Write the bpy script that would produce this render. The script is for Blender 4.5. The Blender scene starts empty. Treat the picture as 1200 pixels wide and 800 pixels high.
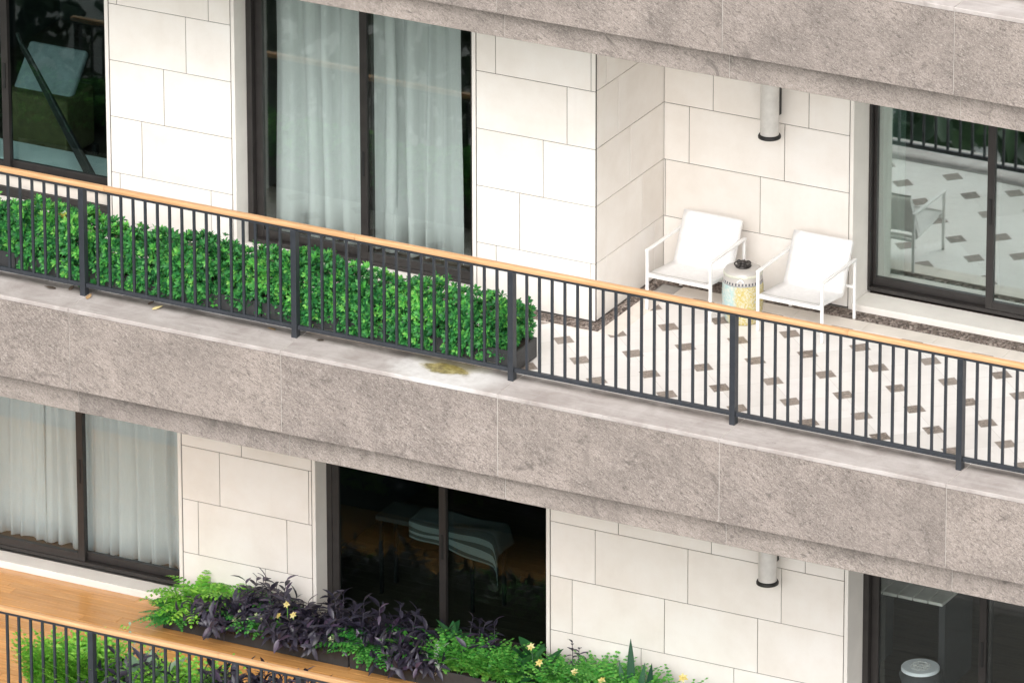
import bpy, math, random
from mathutils import Vector, Matrix
R = math.radians
rnd = random.Random(7)
S = bpy.context.scene
COL = S.collection
H = 4.198            # storey height
BAY = 2.1            # stone / railing module

# ------------------------------------------------------------------ helpers
class MB:
    def __init__(s): s.v = []; s.f = []; s.m = []
    def quad(s, a, b, c, d, mi=0):
        n = len(s.v); s.v += [a, b, c, d]; s.f.append((n, n+1, n+2, n+3)); s.m.append(mi)
    def box(s, x0, x1, y0, y1, z0, z1, mi=0):
        n = len(s.v)
        s.v += [(x0,y0,z0),(x1,y0,z0),(x1,y1,z0),(x0,y1,z0),(x0,y0,z1),(x1,y0,z1),(x1,y1,z1),(x0,y1,z1)]
        for f in ((0,3,2,1),(4,5,6,7),(0,1,5,4),(1,2,6,5),(2,3,7,6),(3,0,4,7)):
            s.f.append(tuple(n+i for i in f)); s.m.append(mi)
    def bar(s, p, q, w, h, mi=0, up=(0,0,1), w2=None, h2=None):
        p = Vector(p); q = Vector(q); d = (q-p).normalized(); u = Vector(up)
        if abs(d.dot(u)) > .98: u = Vector((0,1,0))
        a = d.cross(u).normalized(); b = a.cross(d)
        n = len(s.v)
        for c, ww, hh in ((p, w, h), (q, w2 or w, h2 or h)):
            for i, j in ((-1,-1),(1,-1),(1,1),(-1,1)):
                s.v.append(tuple(c + a*(i*ww/2) + b*(j*hh/2)))
        for f in ((0,1,2,3),(7,6,5,4),(0,4,5,1),(1,5,6,2),(2,6,7,3),(3,7,4,0)):
            s.f.append(tuple(n+i for i in f)); s.m.append(mi)
    def tube(s, pts, r, k=8, mi=0, r1=None, cap=True):
        pts = [Vector(p) for p in pts]; n0 = len(s.v); N = len(pts)
        u = None
        for i, p in enumerate(pts):
            d = (pts[min(i+1, N-1)] - pts[max(i-1, 0)]).normalized()
            if u is None:
                u = d.cross(Vector((0,0,1)))
                if u.length < .05: u = d.cross(Vector((0,1,0)))
            u = (u - d*u.dot(d)).normalized(); w = d.cross(u)
            rr = r if r1 is None else r + (r1-r)*i/(N-1)
            for j in range(k):
                t = 2*math.pi*j/k
                s.v.append(tuple(p + (u*math.cos(t) + w*math.sin(t))*rr))
        for i in range(N-1):
            for j in range(k):
                a = n0+i*k+j; b = n0+i*k+(j+1) % k
                s.f.append((a, b, b+k, a+k)); s.m.append(mi)
        if cap:
            s.f.append(tuple(n0+j for j in reversed(range(k)))); s.m.append(mi)
            s.f.append(tuple(n0+(N-1)*k+j for j in range(k))); s.m.append(mi)
    def lathe(s, prof, c=(0,0,0), k=32, mi=0):
        n0 = len(s.v)
        for r, z in prof:
            for j in range(k):
                t = 2*math.pi*j/k
                s.v.append((c[0]+r*math.cos(t), c[1]+r*math.sin(t), c[2]+z))
        for i in range(len(prof)-1):
            for j in range(k):
                a = n0+i*k+j; b = n0+i*k+(j+1) % k
                s.f.append((a, b, b+k, a+k)); s.m.append(mi)
    def leaf(s, p, d, n, L, W, prof, fold=.3, droop=.25, seg=4, mi=0, twist=0):
        d = d.normalized(); sd = d.cross(n)
        if sd.length < 1e-4: sd = Vector((1,0,0))
        sd.normalize(); n = sd.cross(d)
        n0 = len(s.v)
        for i in range(seg+1):
            t = i/seg
            c = p + d*(L*t) - n*(droop*L*t*t)
            w = W*prof(t)/2
            s.v += [tuple(c - sd*w + n*(fold*w)), tuple(c), tuple(c + sd*w + n*(fold*w))]
        for i in range(seg):
            a = n0+3*i
            s.f += [(a, a+1, a+4, a+3), (a+1, a+2, a+5, a+4)]; s.m += [mi, mi]
    def build(s, name, mats, parent=None, smooth=False, bevel=0, loc=None, segs=1):
        me = bpy.data.meshes.new(name); me.from_pydata(s.v, [], s.f)
        if not isinstance(mats, (list, tuple)): mats = [mats]
        for m in mats: me.materials.append(m)
        me.polygons.foreach_set('material_index', s.m)
        if smooth: me.polygons.foreach_set('use_smooth', [True]*len(s.f))
        me.update()
        o = bpy.data.objects.new(name, me); COL.objects.link(o)
        if parent: o.parent = parent
        if loc: o.location = loc
        if bevel:
            b = o.modifiers.new('edge', 'BEVEL'); b.width = bevel; b.segments = segs; b.limit_method = 'ANGLE'; b.angle_limit = R(40)
        return o

def tag(o, label=None, cat=None, group=None, kind=None):
    if label: o['label'] = label
    if cat: o['category'] = cat
    if group: o['group'] = group
    if kind: o['kind'] = kind
    return o
def empty(name, loc=(0,0,0), rz=0):
    o = bpy.data.objects.new(name, None); o.empty_display_size = .1
    o.location = loc; o.rotation_euler.z = rz; COL.objects.link(o); return o
def copy_tree(o, parent=None):
    c = o.copy(); COL.objects.link(c)
    if parent: c.parent = parent
    for ch in list(o.children): copy_tree(ch, c)
    return c

# ------------------------------------------------------------------ materials
class NT:
    def __init__(s, name):
        s.m = bpy.data.materials.new(name); s.m.use_nodes = True
        s.t = s.m.node_tree; s.t.nodes.clear()
        s.out = s.t.nodes.new('ShaderNodeOutputMaterial')
    def n(s, typ, **kw):
        nd = s.t.nodes.new('ShaderNode'+typ)
        for k, v in kw.items():
            if k.startswith('_'): setattr(nd, k[1:], v)
            else: s.set(nd.inputs[k.replace('__', ' ')], v)
        return nd
    def set(s, sock, v):
        if isinstance(v, bpy.types.NodeSocket): s.t.links.new(v, sock)
        elif isinstance(v, bpy.types.Node): s.t.links.new(v.outputs[0], sock)
        else:
            if sock.type == 'RGBA' and len(v) == 3: v = (*v, 1)
            sock.default_value = v
    def math(s, op, a, b=None, c=None, clamp=False):
        nd = s.t.nodes.new('ShaderNodeMath'); nd.operation = op; nd.use_clamp = clamp
        for i, v in enumerate((a, b, c)):
            if v is not None: s.set(nd.inputs[i], v)
        return nd.outputs[0]
    def vmath(s, op, a, b=None):
        nd = s.t.nodes.new('ShaderNodeVectorMath'); nd.operation = op
        s.set(nd.inputs[0], a)
        if b is not None: s.set(nd.inputs[1], b)
        return nd.outputs[0]
    def ramp(s, fac, stops, interp='LINEAR'):
        nd = s.t.nodes.new('ShaderNodeValToRGB'); cr = nd.color_ramp; cr.interpolation = interp
        while len(cr.elements) > 1: cr.elements.remove(cr.elements[-1])
        for i, (p, c) in enumerate(stops):
            if i == 0: e = cr.elements[0]; e.position = p
            else: e = cr.elements.new(p)
            e.color = (*c, 1) if len(c) == 3 else c
        s.set(nd.inputs[0], fac); return nd.outputs[0]
    def mix(s, fac, a, b, mode='MIX'):
        nd = s.t.nodes.new('ShaderNodeMix'); nd.data_type = 'RGBA'; nd.blend_type = mode
        s.set(nd.inputs[0], fac); s.set(nd.inputs[6], a); s.set(nd.inputs[7], b); return nd.outputs[2]
    def coords(s, scale=(1,1,1), rot=(0,0,0), island=0):
        tc = s.t.nodes.new('ShaderNodeTexCoord'); v = tc.outputs['Object']
        if island:
            g = s.t.nodes.new('ShaderNodeNewGeometry')
            off = s.vmath('MULTIPLY', g.outputs['Random Per Island'], (island, island*1.7, island*.6))
            v = s.vmath('ADD', v, off)
        if any(rot):
            m0 = s.t.nodes.new('ShaderNodeMapping'); s.set(m0.inputs[0], v); m0.inputs['Rotation'].default_value = rot; v = m0.outputs[0]
        mp = s.t.nodes.new('ShaderNodeMapping'); s.set(mp.inputs[0], v)
        mp.inputs['Scale'].default_value = scale
        return mp.outputs[0]
    def noise(s, vec, scale, detail=4, rough=.55, dist=0):
        nd = s.t.nodes.new('ShaderNodeTexNoise'); s.set(nd.inputs['Vector'], vec)
        nd.inputs['Scale'].default_value = scale; nd.inputs['Detail'].default_value = detail
        nd.inputs['Roughness'].default_value = rough; nd.inputs['Distortion'].default_value = dist
        return nd.outputs[0]
    def island(s): return s.t.nodes.new('ShaderNodeNewGeometry').outputs['Random Per Island']
    def bump(s, h, strength=.3, dist=.01):
        nd = s.t.nodes.new('ShaderNodeBump'); nd.inputs['Strength'].default_value = strength
        nd.inputs['Distance'].default_value = dist; s.set(nd.inputs['Height'], h); return nd.outputs[0]
    def principled(s, **kw):
        p = s.n('BsdfPrincipled', **kw); return p
    def finish(s, sh):
        s.t.links.new(sh.outputs[0] if isinstance(sh, bpy.types.Node) else sh, s.out.inputs[0]); return s.m

def plain(name, col, rough=.6, metal=0, var=.12, scale=9, spec=.5):
    m = NT(name); v = m.coords()
    nz = m.noise(v, scale, 5, .6)
    c = m.ramp(nz, [(.3, tuple(x*(1-var) for x in col)), (.7, tuple(min(1, x*(1+var)) for x in col))])
    b = m.bump(m.noise(v, scale*30, 2), .08, .002)
    return m.finish(m.principled(Base__Color=c, Roughness=rough, Metallic=metal, Normal=b, Specular__IOR__Level=spec))

def mat_limestone():
    m = NT('limestone'); v = m.coords(island=13.)
    mott = m.noise(v, 2.2, 6, .6); fine = m.noise(v, 46, 4, .7)
    c = m.ramp(mott, [(.34, (.765,.72,.672)), (.5, (.805,.765,.722)), (.66, (.83,.80,.765))])
    isl = m.ramp(m.island(), [(0, (.945,.935,.92)), (.5, (.985,.98,.97)), (1, (1.0,1.0,1.0))])
    c = m.mix(1, c, isl, 'MULTIPLY')
    c = m.mix(m.ramp(fine, [(.58, (0,0,0)), (.78, (.12,.12,.12))]), c, (.62,.56,.50))
    # faint rain marks running down the stone
    st = m.noise(m.coords(scale=(16,16,.8)), 1.0, 5, .6)
    c = m.mix(m.ramp(st, [(.56, (0,0,0)), (.80, (.08,.08,.08))]), c, (.60,.54,.48))
    rough = m.ramp(fine, [(0, (.55,)*3), (1, (.75,)*3)])
    return m.finish(m.principled(Base__Color=c, Roughness=rough, Normal=m.bump(fine, .12, .002), Specular__IOR__Level=.35))

def mat_granite(name, base=(.35,.30,.277), streak=.5):
    m = NT(name)
    rot = (0, R(-27), 0)
    st = m.noise(m.coords(scale=(1,2,3.6), rot=rot, island=17.), 15, 9, .74, 1.3)      # long dark flecks lying in the bedding
    st2 = m.noise(m.coords(scale=(1,2,2.0), rot=(0, R(-40), 0), island=11.), 32, 5, .75, 1.2)
    mott = m.noise(m.coords(island=9.), 1.9, 8, .68, .5)
    big = m.noise(m.coords(), .55, 4, .6)
    crisp = m.noise(m.coords(island=5.), 95, 3, .8)
    b = Vector(base)
    c = m.ramp(mott, [(.34, b*.76), (.5, b*1.02), (.66, b*1.28)])
    c = m.mix(m.ramp(st, [(.525, (0,)*3), (.575, (streak,)*3), (.65, (min(1, streak*1.7),)*3)]), c, tuple(b*.25))
    c = m.mix(m.ramp(st, [(.34, (.5,)*3), (.45, (0,)*3)]), c, (.52,.475,.445))
    c = m.mix(m.ramp(st2, [(.56, (0,)*3), (.64, (.8,)*3)]), c, tuple(b*.30))
    c = m.mix(m.ramp(st2, [(.34, (.55,)*3), (.43, (0,)*3)]), c, (.54,.49,.46))
    c = m.mix(m.ramp(crisp, [(.56, (0,)*3), (.66, (.6,)*3)]), c, tuple(b*.36))
    c = m.mix(m.ramp(crisp, [(.34, (.5,)*3), (.44, (0,)*3)]), c, (.62,.58,.55))
    tint = m.ramp(m.island(), [(0, (.90,.885,.88)), (.5, (1,.985,.97)), (1, (1.08,1.06,1.05))])
    c = m.mix(1, c, tint, 'MULTIPLY')
    c = m.mix(m.ramp(big, [(.35, (.30,)*3), (.6, (0,)*3)]), c, tuple(b*.70))
    run = m.noise(m.coords(scale=(5,5,.6)), 1.3, 6, .7)
    c = m.mix(m.ramp(run, [(.58, (0,)*3), (.74, (.5,)*3)]), c, tuple(b*.55))
    sm = m.noise(m.coords(island=4.), 3.0, 6, .78, 1.4)
    c = m.mix(m.ramp(sm, [(.57, (0,)*3), (.68, (.8,)*3)]), c, tuple(b*.42))
    return m.finish(m.principled(Base__Color=c, Roughness=.62, Normal=m.bump(st, .15, .003), Specular__IOR__Level=.4))

def mat_coping(name, wet):
    m = NT(name); v = m.coords(island=7.)
    tc = m.t.nodes.new('ShaderNodeTexCoord'); sep = m.t.nodes.new('ShaderNodeSeparateXYZ')
    m.t.links.new(tc.outputs['Object'], sep.inputs[0]); X, Y, Z = sep.outputs
    mott = m.noise(v, 3, 8, .68, .6)
    c = m.ramp(mott, [(.34, (.31,.272,.254)), (.5, (.385,.347,.328)), (.66, (.46,.425,.406))])
    runs = m.noise(m.coords(scale=(.7, 9, 3)), 2.2, 7, .7, .5)
    c = m.mix(m.ramp(runs, [(.50, (0,)*3), (.70, (.55,)*3)]), c, (.53,.50,.485))
    dk = m.noise(m.coords(scale=(1,3,1)), 5, 6, .72, 1.)
    c = m.mix(m.ramp(dk, [(.60, (0,)*3), (.74, (.60,)*3)]), c, (.17,.15,.14))
    fl = m.noise(v, 140, 2, .6)
    c = m.mix(m.ramp(fl, [(.60, (0,)*3), (.72, (.4,)*3)]), c, (.2,.17,.155))
    # grime collected under the bottom rail
    gl = m.math('SUBTRACT', 1., m.math('MULTIPLY', m.math('ABSOLUTE', m.math('SUBTRACT', Y, .415)), 9.), clamp=True)
    gl = m.math('MULTIPLY', gl, m.ramp(m.noise(m.coords(scale=(1,2,1)), 4, 5, .7), [(.32, (.35,)*3), (.54, (.95,)*3)]))
    c = m.mix(gl, c, (.12,.105,.098))
    rough = .55
    if wet:
        w = m.noise(m.coords(), 6, 5, .65)
        wx = m.math('ADD', X, m.math('MULTIPLY', m.math('SUBTRACT', w, .5), .30))
        wy = m.math('ADD', Y, m.math('MULTIPLY', m.math('SUBTRACT', m.noise(m.coords(scale=(1,1,1)), 5, 3, .5), .5), .16))
        def ell(cx, cy, rx, ry, soft):
            a = m.math('POWER', m.math('DIVIDE', m.math('SUBTRACT', wx, cx), rx), 2.)
            b = m.math('POWER', m.math('DIVIDE', m.math('SUBTRACT', wy, cy), ry), 2.)
            e = m.math('SQRT', m.math('ADD', a, b))
            return m.math('DIVIDE', m.math('SUBTRACT', 1., e), soft, clamp=True)
        lime = ell(-.60, .21, .60, .36, .38)
        c = m.mix(m.math('MULTIPLY', m.math('MULTIPLY', lime, m.ramp(m.noise(m.coords(), 12, 5, .7), [(.3, (.55,)*3), (.6, (1,)*3)])), .75), c, (.70,.69,.675))
        pud = ell(-.62, .290, .27, .125, .30)
        leakx = ell(-.64, .42, .42, .16, .6)
        c = m.mix(m.math('MULTIPLY', leakx, .75), c, (.17,.14,.055))
        pn = m.ramp(m.noise(m.coords(scale=(1,1.6,1)), 15, 5, .65), [(.35, (.10,.075,.012)), (.5, (.24,.19,.045)), (.65, (.40,.34,.13))])
        c = m.mix(m.math('MULTIPLY', pud, .88), c, pn)
        rough = m.math('SUBTRACT', .55, m.math('MULTIPLY', pud, .45))
    return m.finish(m.principled(Base__Color=c, Roughness=rough, Normal=m.bump(mott, .2, .004), Specular__IOR__Level=.45))

def mat_tiles():
    m = NT('terrace_tiles'); tc = m.t.nodes.new('ShaderNodeTexCoord'); sep = m.t.nodes.new('ShaderNodeSeparateXYZ')
    m.t.links.new(tc.outputs['Object'], sep.inputs[0]); X, Y, Z = sep.outputs
    x = m.math('SUBTRACT', X, 1.612); y = m.math('MULTIPLY', m.math('SUBTRACT', Y, 2.349), .3335/.3385)
    u = m.math('DIVIDE', m.math('ADD', x, y), .667); v = m.math('DIVIDE', m.math('SUBTRACT', x, y), .667)
    ru = m.math('FLOOR', m.math('ADD', u, .5)); rv = m.math('FLOOR', m.math('ADD', v, .5))
    du = m.math('ABSOLUTE', m.math('SUBTRACT', u, ru)); dv = m.math('ABSOLUTE', m.math('SUBTRACT', v, rv))
    mx = m.math('MAXIMUM', du, dv)
    dot = m.math('LESS_THAN', mx, .158)
    grout = m.math('MULTIPLY', m.math('LESS_THAN', mx, .170), m.math('SUBTRACT', 1., dot))
    joint = m.math('LESS_THAN', m.math('MINIMUM', du, dv), .0045)
    cell = m.n('CombineXYZ', X=ru, Y=rv).outputs[0]
    wn = m.t.nodes.new('ShaderNodeTexWhiteNoise'); wn.noise_dimensions = '2D'; m.set(wn.inputs['Vector'], cell)
    fu = m.math('FLOOR', u); fv = m.math('FLOOR', v)
    wn2 = m.t.nodes.new('ShaderNodeTexWhiteNoise'); wn2.noise_dimensions = '2D'; m.set(wn2.inputs['Vector'], m.n('CombineXYZ', X=fu, Y=fv).outputs[0])
    marb = m.noise(m.vmath('ADD', m.coords(), m.vmath('MULTIPLY', cell, (3.1, 7.7, 0))), 26, 5, .7, 1.6)
    dk = m.ramp(marb, [(.32, (.05,.037,.03)), (.5, (.19,.15,.122)), (.68, (.40,.34,.30))])
    dk = m.mix(wn.outputs[0], dk, m.mix(.6, dk, (.33,.28,.245)))
    mott = m.noise(m.coords(), 2.5, 6, .62)
    wh = m.ramp(mott, [(.3, (.735,.705,.685)), (.7, (.81,.79,.775))])
    wh = m.mix(1, wh, m.ramp(wn2.outputs[0], [(0, (.90,.89,.875)), (.6, (.97,.965,.96)), (1, (1,1,1))]), 'MULTIPLY')
    dirt = m.noise(m.coords(), 6, 6, .75)
    wh = m.mix(m.ramp(dirt, [(.60, (0,)*3), (.72, (.30,)*3)]), wh, (.50,.44,.40))
    c = m.mix(m.math('MULTIPLY', joint, .5), wh, (.40,.36,.33))
    c = m.mix(m.math('MULTIPLY', grout, .35), c, (.5,.45,.42))
    c = m.mix(dot, c, dk)
    rough = m.math('ADD', .30, m.math('MULTIPLY', mott, .25))
    return m.finish(m.principled(Base__Color=c, Roughness=rough, Specular__IOR__Level=.5))

def mat_wood(name, cols, plank=None, rough=.3, grain=1., coat=0.):
    m = NT(name)
    g = m.noise(m.coords(scale=(1.2, 22, 22), island=6.), 2.0*grain, 7, .65, .4)
    g2 = m.noise(m.coords(scale=(.5, 4, 4), island=2.), 3, 5, .6)
    c = m.ramp(g, [(.3, cols[0]), (.5, cols[1]), (.72, cols[2])])
    c = m.mix(m.ramp(g2, [(.35, (0,)*3), (.75, (.5,)*3)]), c, cols[0])
    t = m.ramp(m.island(), [(0, (.84,.82,.79)), (.5, (1,1,1)), (1, (1.08,1.05,1.0))])
    c = m.mix(1, c, t, 'MULTIPLY')
    return m.finish(m.principled(Base__Color=c, Roughness=rough, Coat__Weight=coat, Coat__Roughness=.12, Normal=m.bump(g, .15, .002)))

def mat_leaf(name, dark, mid, light, rough=.38, trans=.25, patch=2.2, spec=.5):
    m = NT(name)
    n = m.math('ADD', m.math('MULTIPLY', m.island(), .62), m.math('MULTIPLY', m.noise(m.coords(), patch, 4, .7), .38))
    c = m.ramp(n, [(.22, dark), (.5, mid), (.80, light)])
    v = m.noise(m.coords(), 60, 2)
    c = m.mix(.18, c, m.ramp(v, [(.3, (.6,.6,.6)), (.7, (1.3,1.3,1.3))]), 'MULTIPLY')
    p = m.principled(Base__Color=c, Roughness=rough, Specular__IOR__Level=spec)
    tr = m.n('BsdfTranslucent', Color=m.mix(.5, c, light))
    mx = m.n('MixShader', Fac=trans)
    m.t.links.new(p.outputs[0], mx.inputs[1]); m.t.links.new(tr.outputs[0], mx.inputs[2])
    return m.finish(mx)

def mat_glass(name, tint=(.58,.70,.67), refl=.16):
    m = NT(name)
    tr = m.n('BsdfTransparent', Color=tint)
    wob = m.noise(m.coords(), 1.1, 2, .4)
    gl = m.n('BsdfGlossy', Color=(.93,1.0,.98), Roughness=.012, Normal=m.bump(wob, .035, .02))
    lw = m.n('LayerWeight', Blend=.35)
    fac = m.math('ADD', refl, m.math('MULTIPLY', m.math('POWER', lw.outputs['Facing'], 3.), .7), clamp=True)
    mx = m.n('MixShader', Fac=fac)
    m.t.links.new(tr.outputs[0], mx.inputs[1]); m.t.links.new(gl.outputs[0], mx.inputs[2])
    return m.finish(mx)

def mat_curtain(name, col, trans=.5, see=.1):
    m = NT(name)
    wv = m.noise(m.coords(scale=(60,60,3)), 3, 4, .6)
    c = m.ramp(wv, [(.3, tuple(x*.92 for x in col)), (.7, col)])
    d = m.n('BsdfDiffuse', Color=c, Roughness=.6); t = m.n('BsdfTranslucent', Color=c); tp = m.n('BsdfTransparent', Color=(1,1,1))
    a = m.n('MixShader', Fac=trans); m.t.links.new(d.outputs[0], a.inputs[1]); m.t.links.new(t.outputs[0], a.inputs[2])
    b = m.n('MixShader', Fac=see); m.t.links.new(a.outputs[0], b.inputs[1]); m.t.links.new(tp.outputs[0], b.inputs[2])
    return m.finish(b)

def mat_channel():
    m = NT('channel_gravel')
    vo = m.t.nodes.new('ShaderNodeTexVoronoi'); m.set(vo.inputs['Vector'], m.coords()); vo.inputs['Scale'].default_value = 42
    n = m.noise(m.coords(), 5, 6, .7)
    c = m.ramp(vo.outputs['Color'], [(.15, (.06,.046,.04)), (.45, (.20,.155,.13)), (.85, (.42,.36,.32))])
    c = m.mix(m.ramp(n, [(.4, (0,)*3), (.65, (.7,)*3)]), c, (.09,.072,.062))
    return m.finish(m.principled(Base__Color=c, Roughness=.8, Normal=m.bump(vo.outputs['Distance'], .9, .012)))

def mat_stripe():
    m = NT('striped_cloth'); tc = m.t.nodes.new('ShaderNodeUVMap')
    sep = m.t.nodes.new('ShaderNodeSeparateXYZ'); m.t.links.new(tc.outputs[0], sep.inputs[0])
    c = m.ramp(sep.outputs[1], [(0, (.10,.105,.11)), (.3, (.05,.055,.06)), (.42, (.27,.28,.28)), (.56, (.08,.088,.09)), (.70, (.34,.35,.35)), (.84, (.07,.08,.085)), (.93, (.28,.29,.29))], 'CONSTANT')
    return m.finish(m.principled(Base__Color=c, Roughness=.9))

def mat_stool():
    m = NT('painted_ceramic'); tc = m.t.nodes.new('ShaderNodeTexCoord'); sep = m.t.nodes.new('ShaderNodeSeparateXYZ')
    m.t.links.new(tc.outputs['Object'], sep.inputs[0]); X, Y, Z = sep.outputs
    v = m.coords()
    a = m.noise(v, 38, 4, .65, 1.2); b = m.noise(m.coords(rot=(1,2,.5)), 44, 4, .65, 1.4)
    side = m.math('ADD', .5, m.math('MULTIPLY', X, 3.4), clamp=True)
    c = m.mix(m.ramp(a, [(.44, (0,)*3), (.52, (.85,)*3)]), (.56,.57,.52), (.33,.50,.50))
    ye = m.mix(m.ramp(b, [(.46, (0,)*3), (.53, (1,)*3)]), (.54,.51,.37), (.47,.38,.12))
    lowm = m.math('LESS_THAN', Z, .12)
    c = m.mix(m.ramp(m.math('ADD', side, m.math('MULTIPLY', lowm, .25)), [(.46, (0,)*3), (.60, (1,)*3)]), c, ye)
    c = m.mix(m.ramp(m.noise(v, 30, 3, .7, .8), [(.64, (0,)*3), (.69, (.8,)*3)]), c, (.22,.27,.30))
    c = m.mix(m.ramp(m.noise(m.coords(rot=(.3,.8,0)), 34, 2, .6), [(.68, (0,)*3), (.72, (.7,)*3)]), c, (.55,.25,.20))
    # upper band: grey pink ground, a row of small dark studs between lines
    band = m.math('GREATER_THAN', Z, .315)
    c = m.mix(band, c, m.mix(m.noise(v, 20, 3), (.50,.46,.42), (.40,.39,.38)))
    ang = m.math('ARCTAN2', Y, X)
    f = m.math('ABSOLUTE', m.math('SUBTRACT', m.math('FRACT', m.math('MULTIPLY', ang, 36/6.28318)), .5))
    zz = m.math('ABSOLUTE', m.math('DIVIDE', m.math('SUBTRACT', Z, .333), .013))
    stud = m.math('MULTIPLY', m.math('LESS_THAN', f, .27), m.math('LESS_THAN', zz, .75))
    c = m.mix(stud, c, (.10,.10,.11))
    line = m.math('LESS_THAN', m.math('ABSOLUTE', m.math('SUBTRACT', Z, .318)), .003)
    c = m.mix(line, c, (.2,.22,.24))
    return m.finish(m.principled(Base__Color=c, Roughness=.22, Specular__IOR__Level=.6))

M = {}
M['lime'] = mat_limestone()
M['granite'] = mat_granite('brown_granite', (.262,.226,.205))
M['trim'] = mat_granite('brown_granite_trim', (.288,.251,.228), .45)
M['coping'] = mat_coping('granite_coping', False)
M['coping_wet'] = mat_coping('stained_granite_coping', True)
M['joint'] = plain('dark_joint', (.06,.05,.045), .9)
M['mortar'] = plain('pale_mortar', (.50,.47,.44), .9)
M['concrete'] = plain('concrete', (.42,.40,.38), .85)
M['soffit'] = plain('soffit_paint', (.74,.70,.65), .8, var=.04)
M['tiles'] = mat_tiles()
M['border'] = plain('border_stone', (.72,.66,.60), .45, var=.08, scale=5)
M['channel'] = mat_channel()
M['plinth'] = plain('white_sill_stone', (.78,.745,.70), .5, var=.05, scale=4)
M['bronze'] = plain('dark_bronze_frame', (.026,.023,.022), .42, var=.2)
M['gasket'] = plain('black_gasket', (.008,.008,.008), .6)
M['glass'] = mat_glass('clear_glass', (.935,.965,.96), .08)
M['glass_pale'] = mat_glass('pale_glass', (.92,.95,.955), .05)
M['glass_teal'] = mat_glass('teal_glass', (.68,.78,.775), .05)
M['glass_dark'] = mat_glass('dark_glass', (.66,.74,.73), .030)
M['glass_mirror'] = mat_glass('coated_glass', (.74,.86,.85), .40)
M['iron'] = plain('painted_iron', (.024,.028,.035), .45, var=.18, scale=14)
M['handrail'] = mat_wood('handrail_wood', [(.47,.25,.11), (.60,.355,.18), (.70,.44,.245)], rough=.38)
M['deck'] = mat_wood('varnished_deck', [(.52,.245,.075), (.66,.34,.115), (.76,.42,.16)], rough=.26, coat=.4)
M['room_wood'] = mat_wood('room_boards', [(.055,.042,.032), (.085,.066,.05), (.12,.095,.075)], rough=.4)
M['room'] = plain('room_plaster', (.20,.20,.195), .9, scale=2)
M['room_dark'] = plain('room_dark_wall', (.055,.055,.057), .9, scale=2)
M['curtain'] = mat_curtain('sheer_curtain', (.86,.88,.87), .38, .05)
M['curtain_cream'] = mat_curtain('cream_curtain', (.80,.80,.72), .4, .05)
M['white_metal'] = plain('white_powder_coat', (.80,.79,.78), .4, var=.03)
M['sling'] = plain('white_sling_fabric', (.755,.745,.74), .8, var=.05, scale=22)
M['grey_metal'] = plain('pale_lamp_body', (.60,.58,.55), .45, var=.10, scale=12)
M['black'] = plain('black_plastic', (.012,.012,.012), .5)
M['planter'] = plain('charcoal_planter', (.035,.036,.038), .55, var=.25, scale=12)
M['soil'] = plain('dark_soil', (.035,.026,.02), .95, var=.4, scale=40)
M['stone_kerb'] = plain('planter_edge', (.34,.29,.24), .9, var=.3, scale=20)
M['stem'] = plain('woody_stem', (.07,.055,.03), .8)
M['stool'] = mat_stool(); M['stool_rim'] = plain('glazed_rim', (.52,.52,.44), .25, var=.15, scale=20)
M['wrought'] = plain('dark_wrought_metal', (.05,.045,.043), .45, .6, var=.5, scale=40)
M['white_box'] = plain('white_lacquer', (.84,.86,.87), .4, var=.03)
M['reflection_grey'] = plain('reflection_pale_grey', (.36,.38,.39), .9, var=.2, scale=9)
M['olive'] = plain('reflection_olive', (.11,.095,.035), .9, var=.25, scale=12)
M['cloth'] = mat_stripe()
M['pale_slat'] = plain('pale_slat_wood', (.80,.78,.70), .6, var=.12, scale=6)
M['hedge'] = mat_leaf('hedge_leaf', (.010,.090,.028), (.034,.215,.052), (.10,.38,.085), .48, spec=.35)
M['hedge_young'] = mat_leaf('hedge_young_leaf', (.055,.33,.055), (.12,.48,.08), (.28,.62,.14), .46, .3, spec=.3)
M['hedge_yellow'] = mat_leaf('hedge_yellow_leaf', (.35,.33,.05), (.48,.44,.08), (.55,.50,.14), .5, .2)
M['fern'] = mat_leaf('fern_leaf', (.07,.32,.025), (.18,.52,.05), (.36,.68,.10), .45, .35)
M['fern_deep'] = mat_leaf('deep_fern_leaf', (.018,.15,.03), (.05,.28,.05), (.13,.42,.08), .42, .3)
M['lace'] = mat_leaf('lacy_leaf', (.045,.27,.04), (.10,.43,.065), (.24,.58,.11), .5, .35)
M['purple'] = mat_leaf('purple_leaf', (.013,.011,.021), (.026,.023,.041), (.056,.053,.080), .42, .1)
M['purple_young'] = mat_leaf('purple_young_leaf', (.045,.028,.06), (.08,.055,.10), (.13,.11,.16), .4, .2)
M['broad'] = mat_leaf('broad_leaf', (.010,.055,.020), (.022,.105,.035), (.05,.18,.055), .28, .15, spec=.6)
M['blade'] = mat_leaf('blade_leaf', (.010,.042,.025), (.02,.075,.04), (.045,.12,.065), .35, .08)
M['pale'] = mat_leaf('variegated_leaf', (.30,.40,.17), (.55,.60,.36), (.72,.74,.55), .5, .3)
M['greygreen'] = mat_leaf('grey_green_leaf', (.10,.20,.13), (.18,.30,.20), (.30,.42,.30), .4, .2)
M['silver'] = mat_leaf('silver_leaf', (.35,.40,.36), (.52,.57,.53), (.66,.70,.67), .5, .15)
M['yellow'] = mat_leaf('yellow_petal', (.70,.52,.12), (.80,.68,.24), (.85,.78,.42), .5, .3)
M['dry'] = plain('dry_leaf', (.30,.19,.09), .8, var=.4, scale=30)
M['dry_dark'] = plain('dry_dark_leaf', (.08,.055,.04), .8, var=.4, scale=30)
M['dry_yellow'] = plain('dry_yellow_leaf', (.62,.52,.26), .7, var=.2, scale=30)
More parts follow.
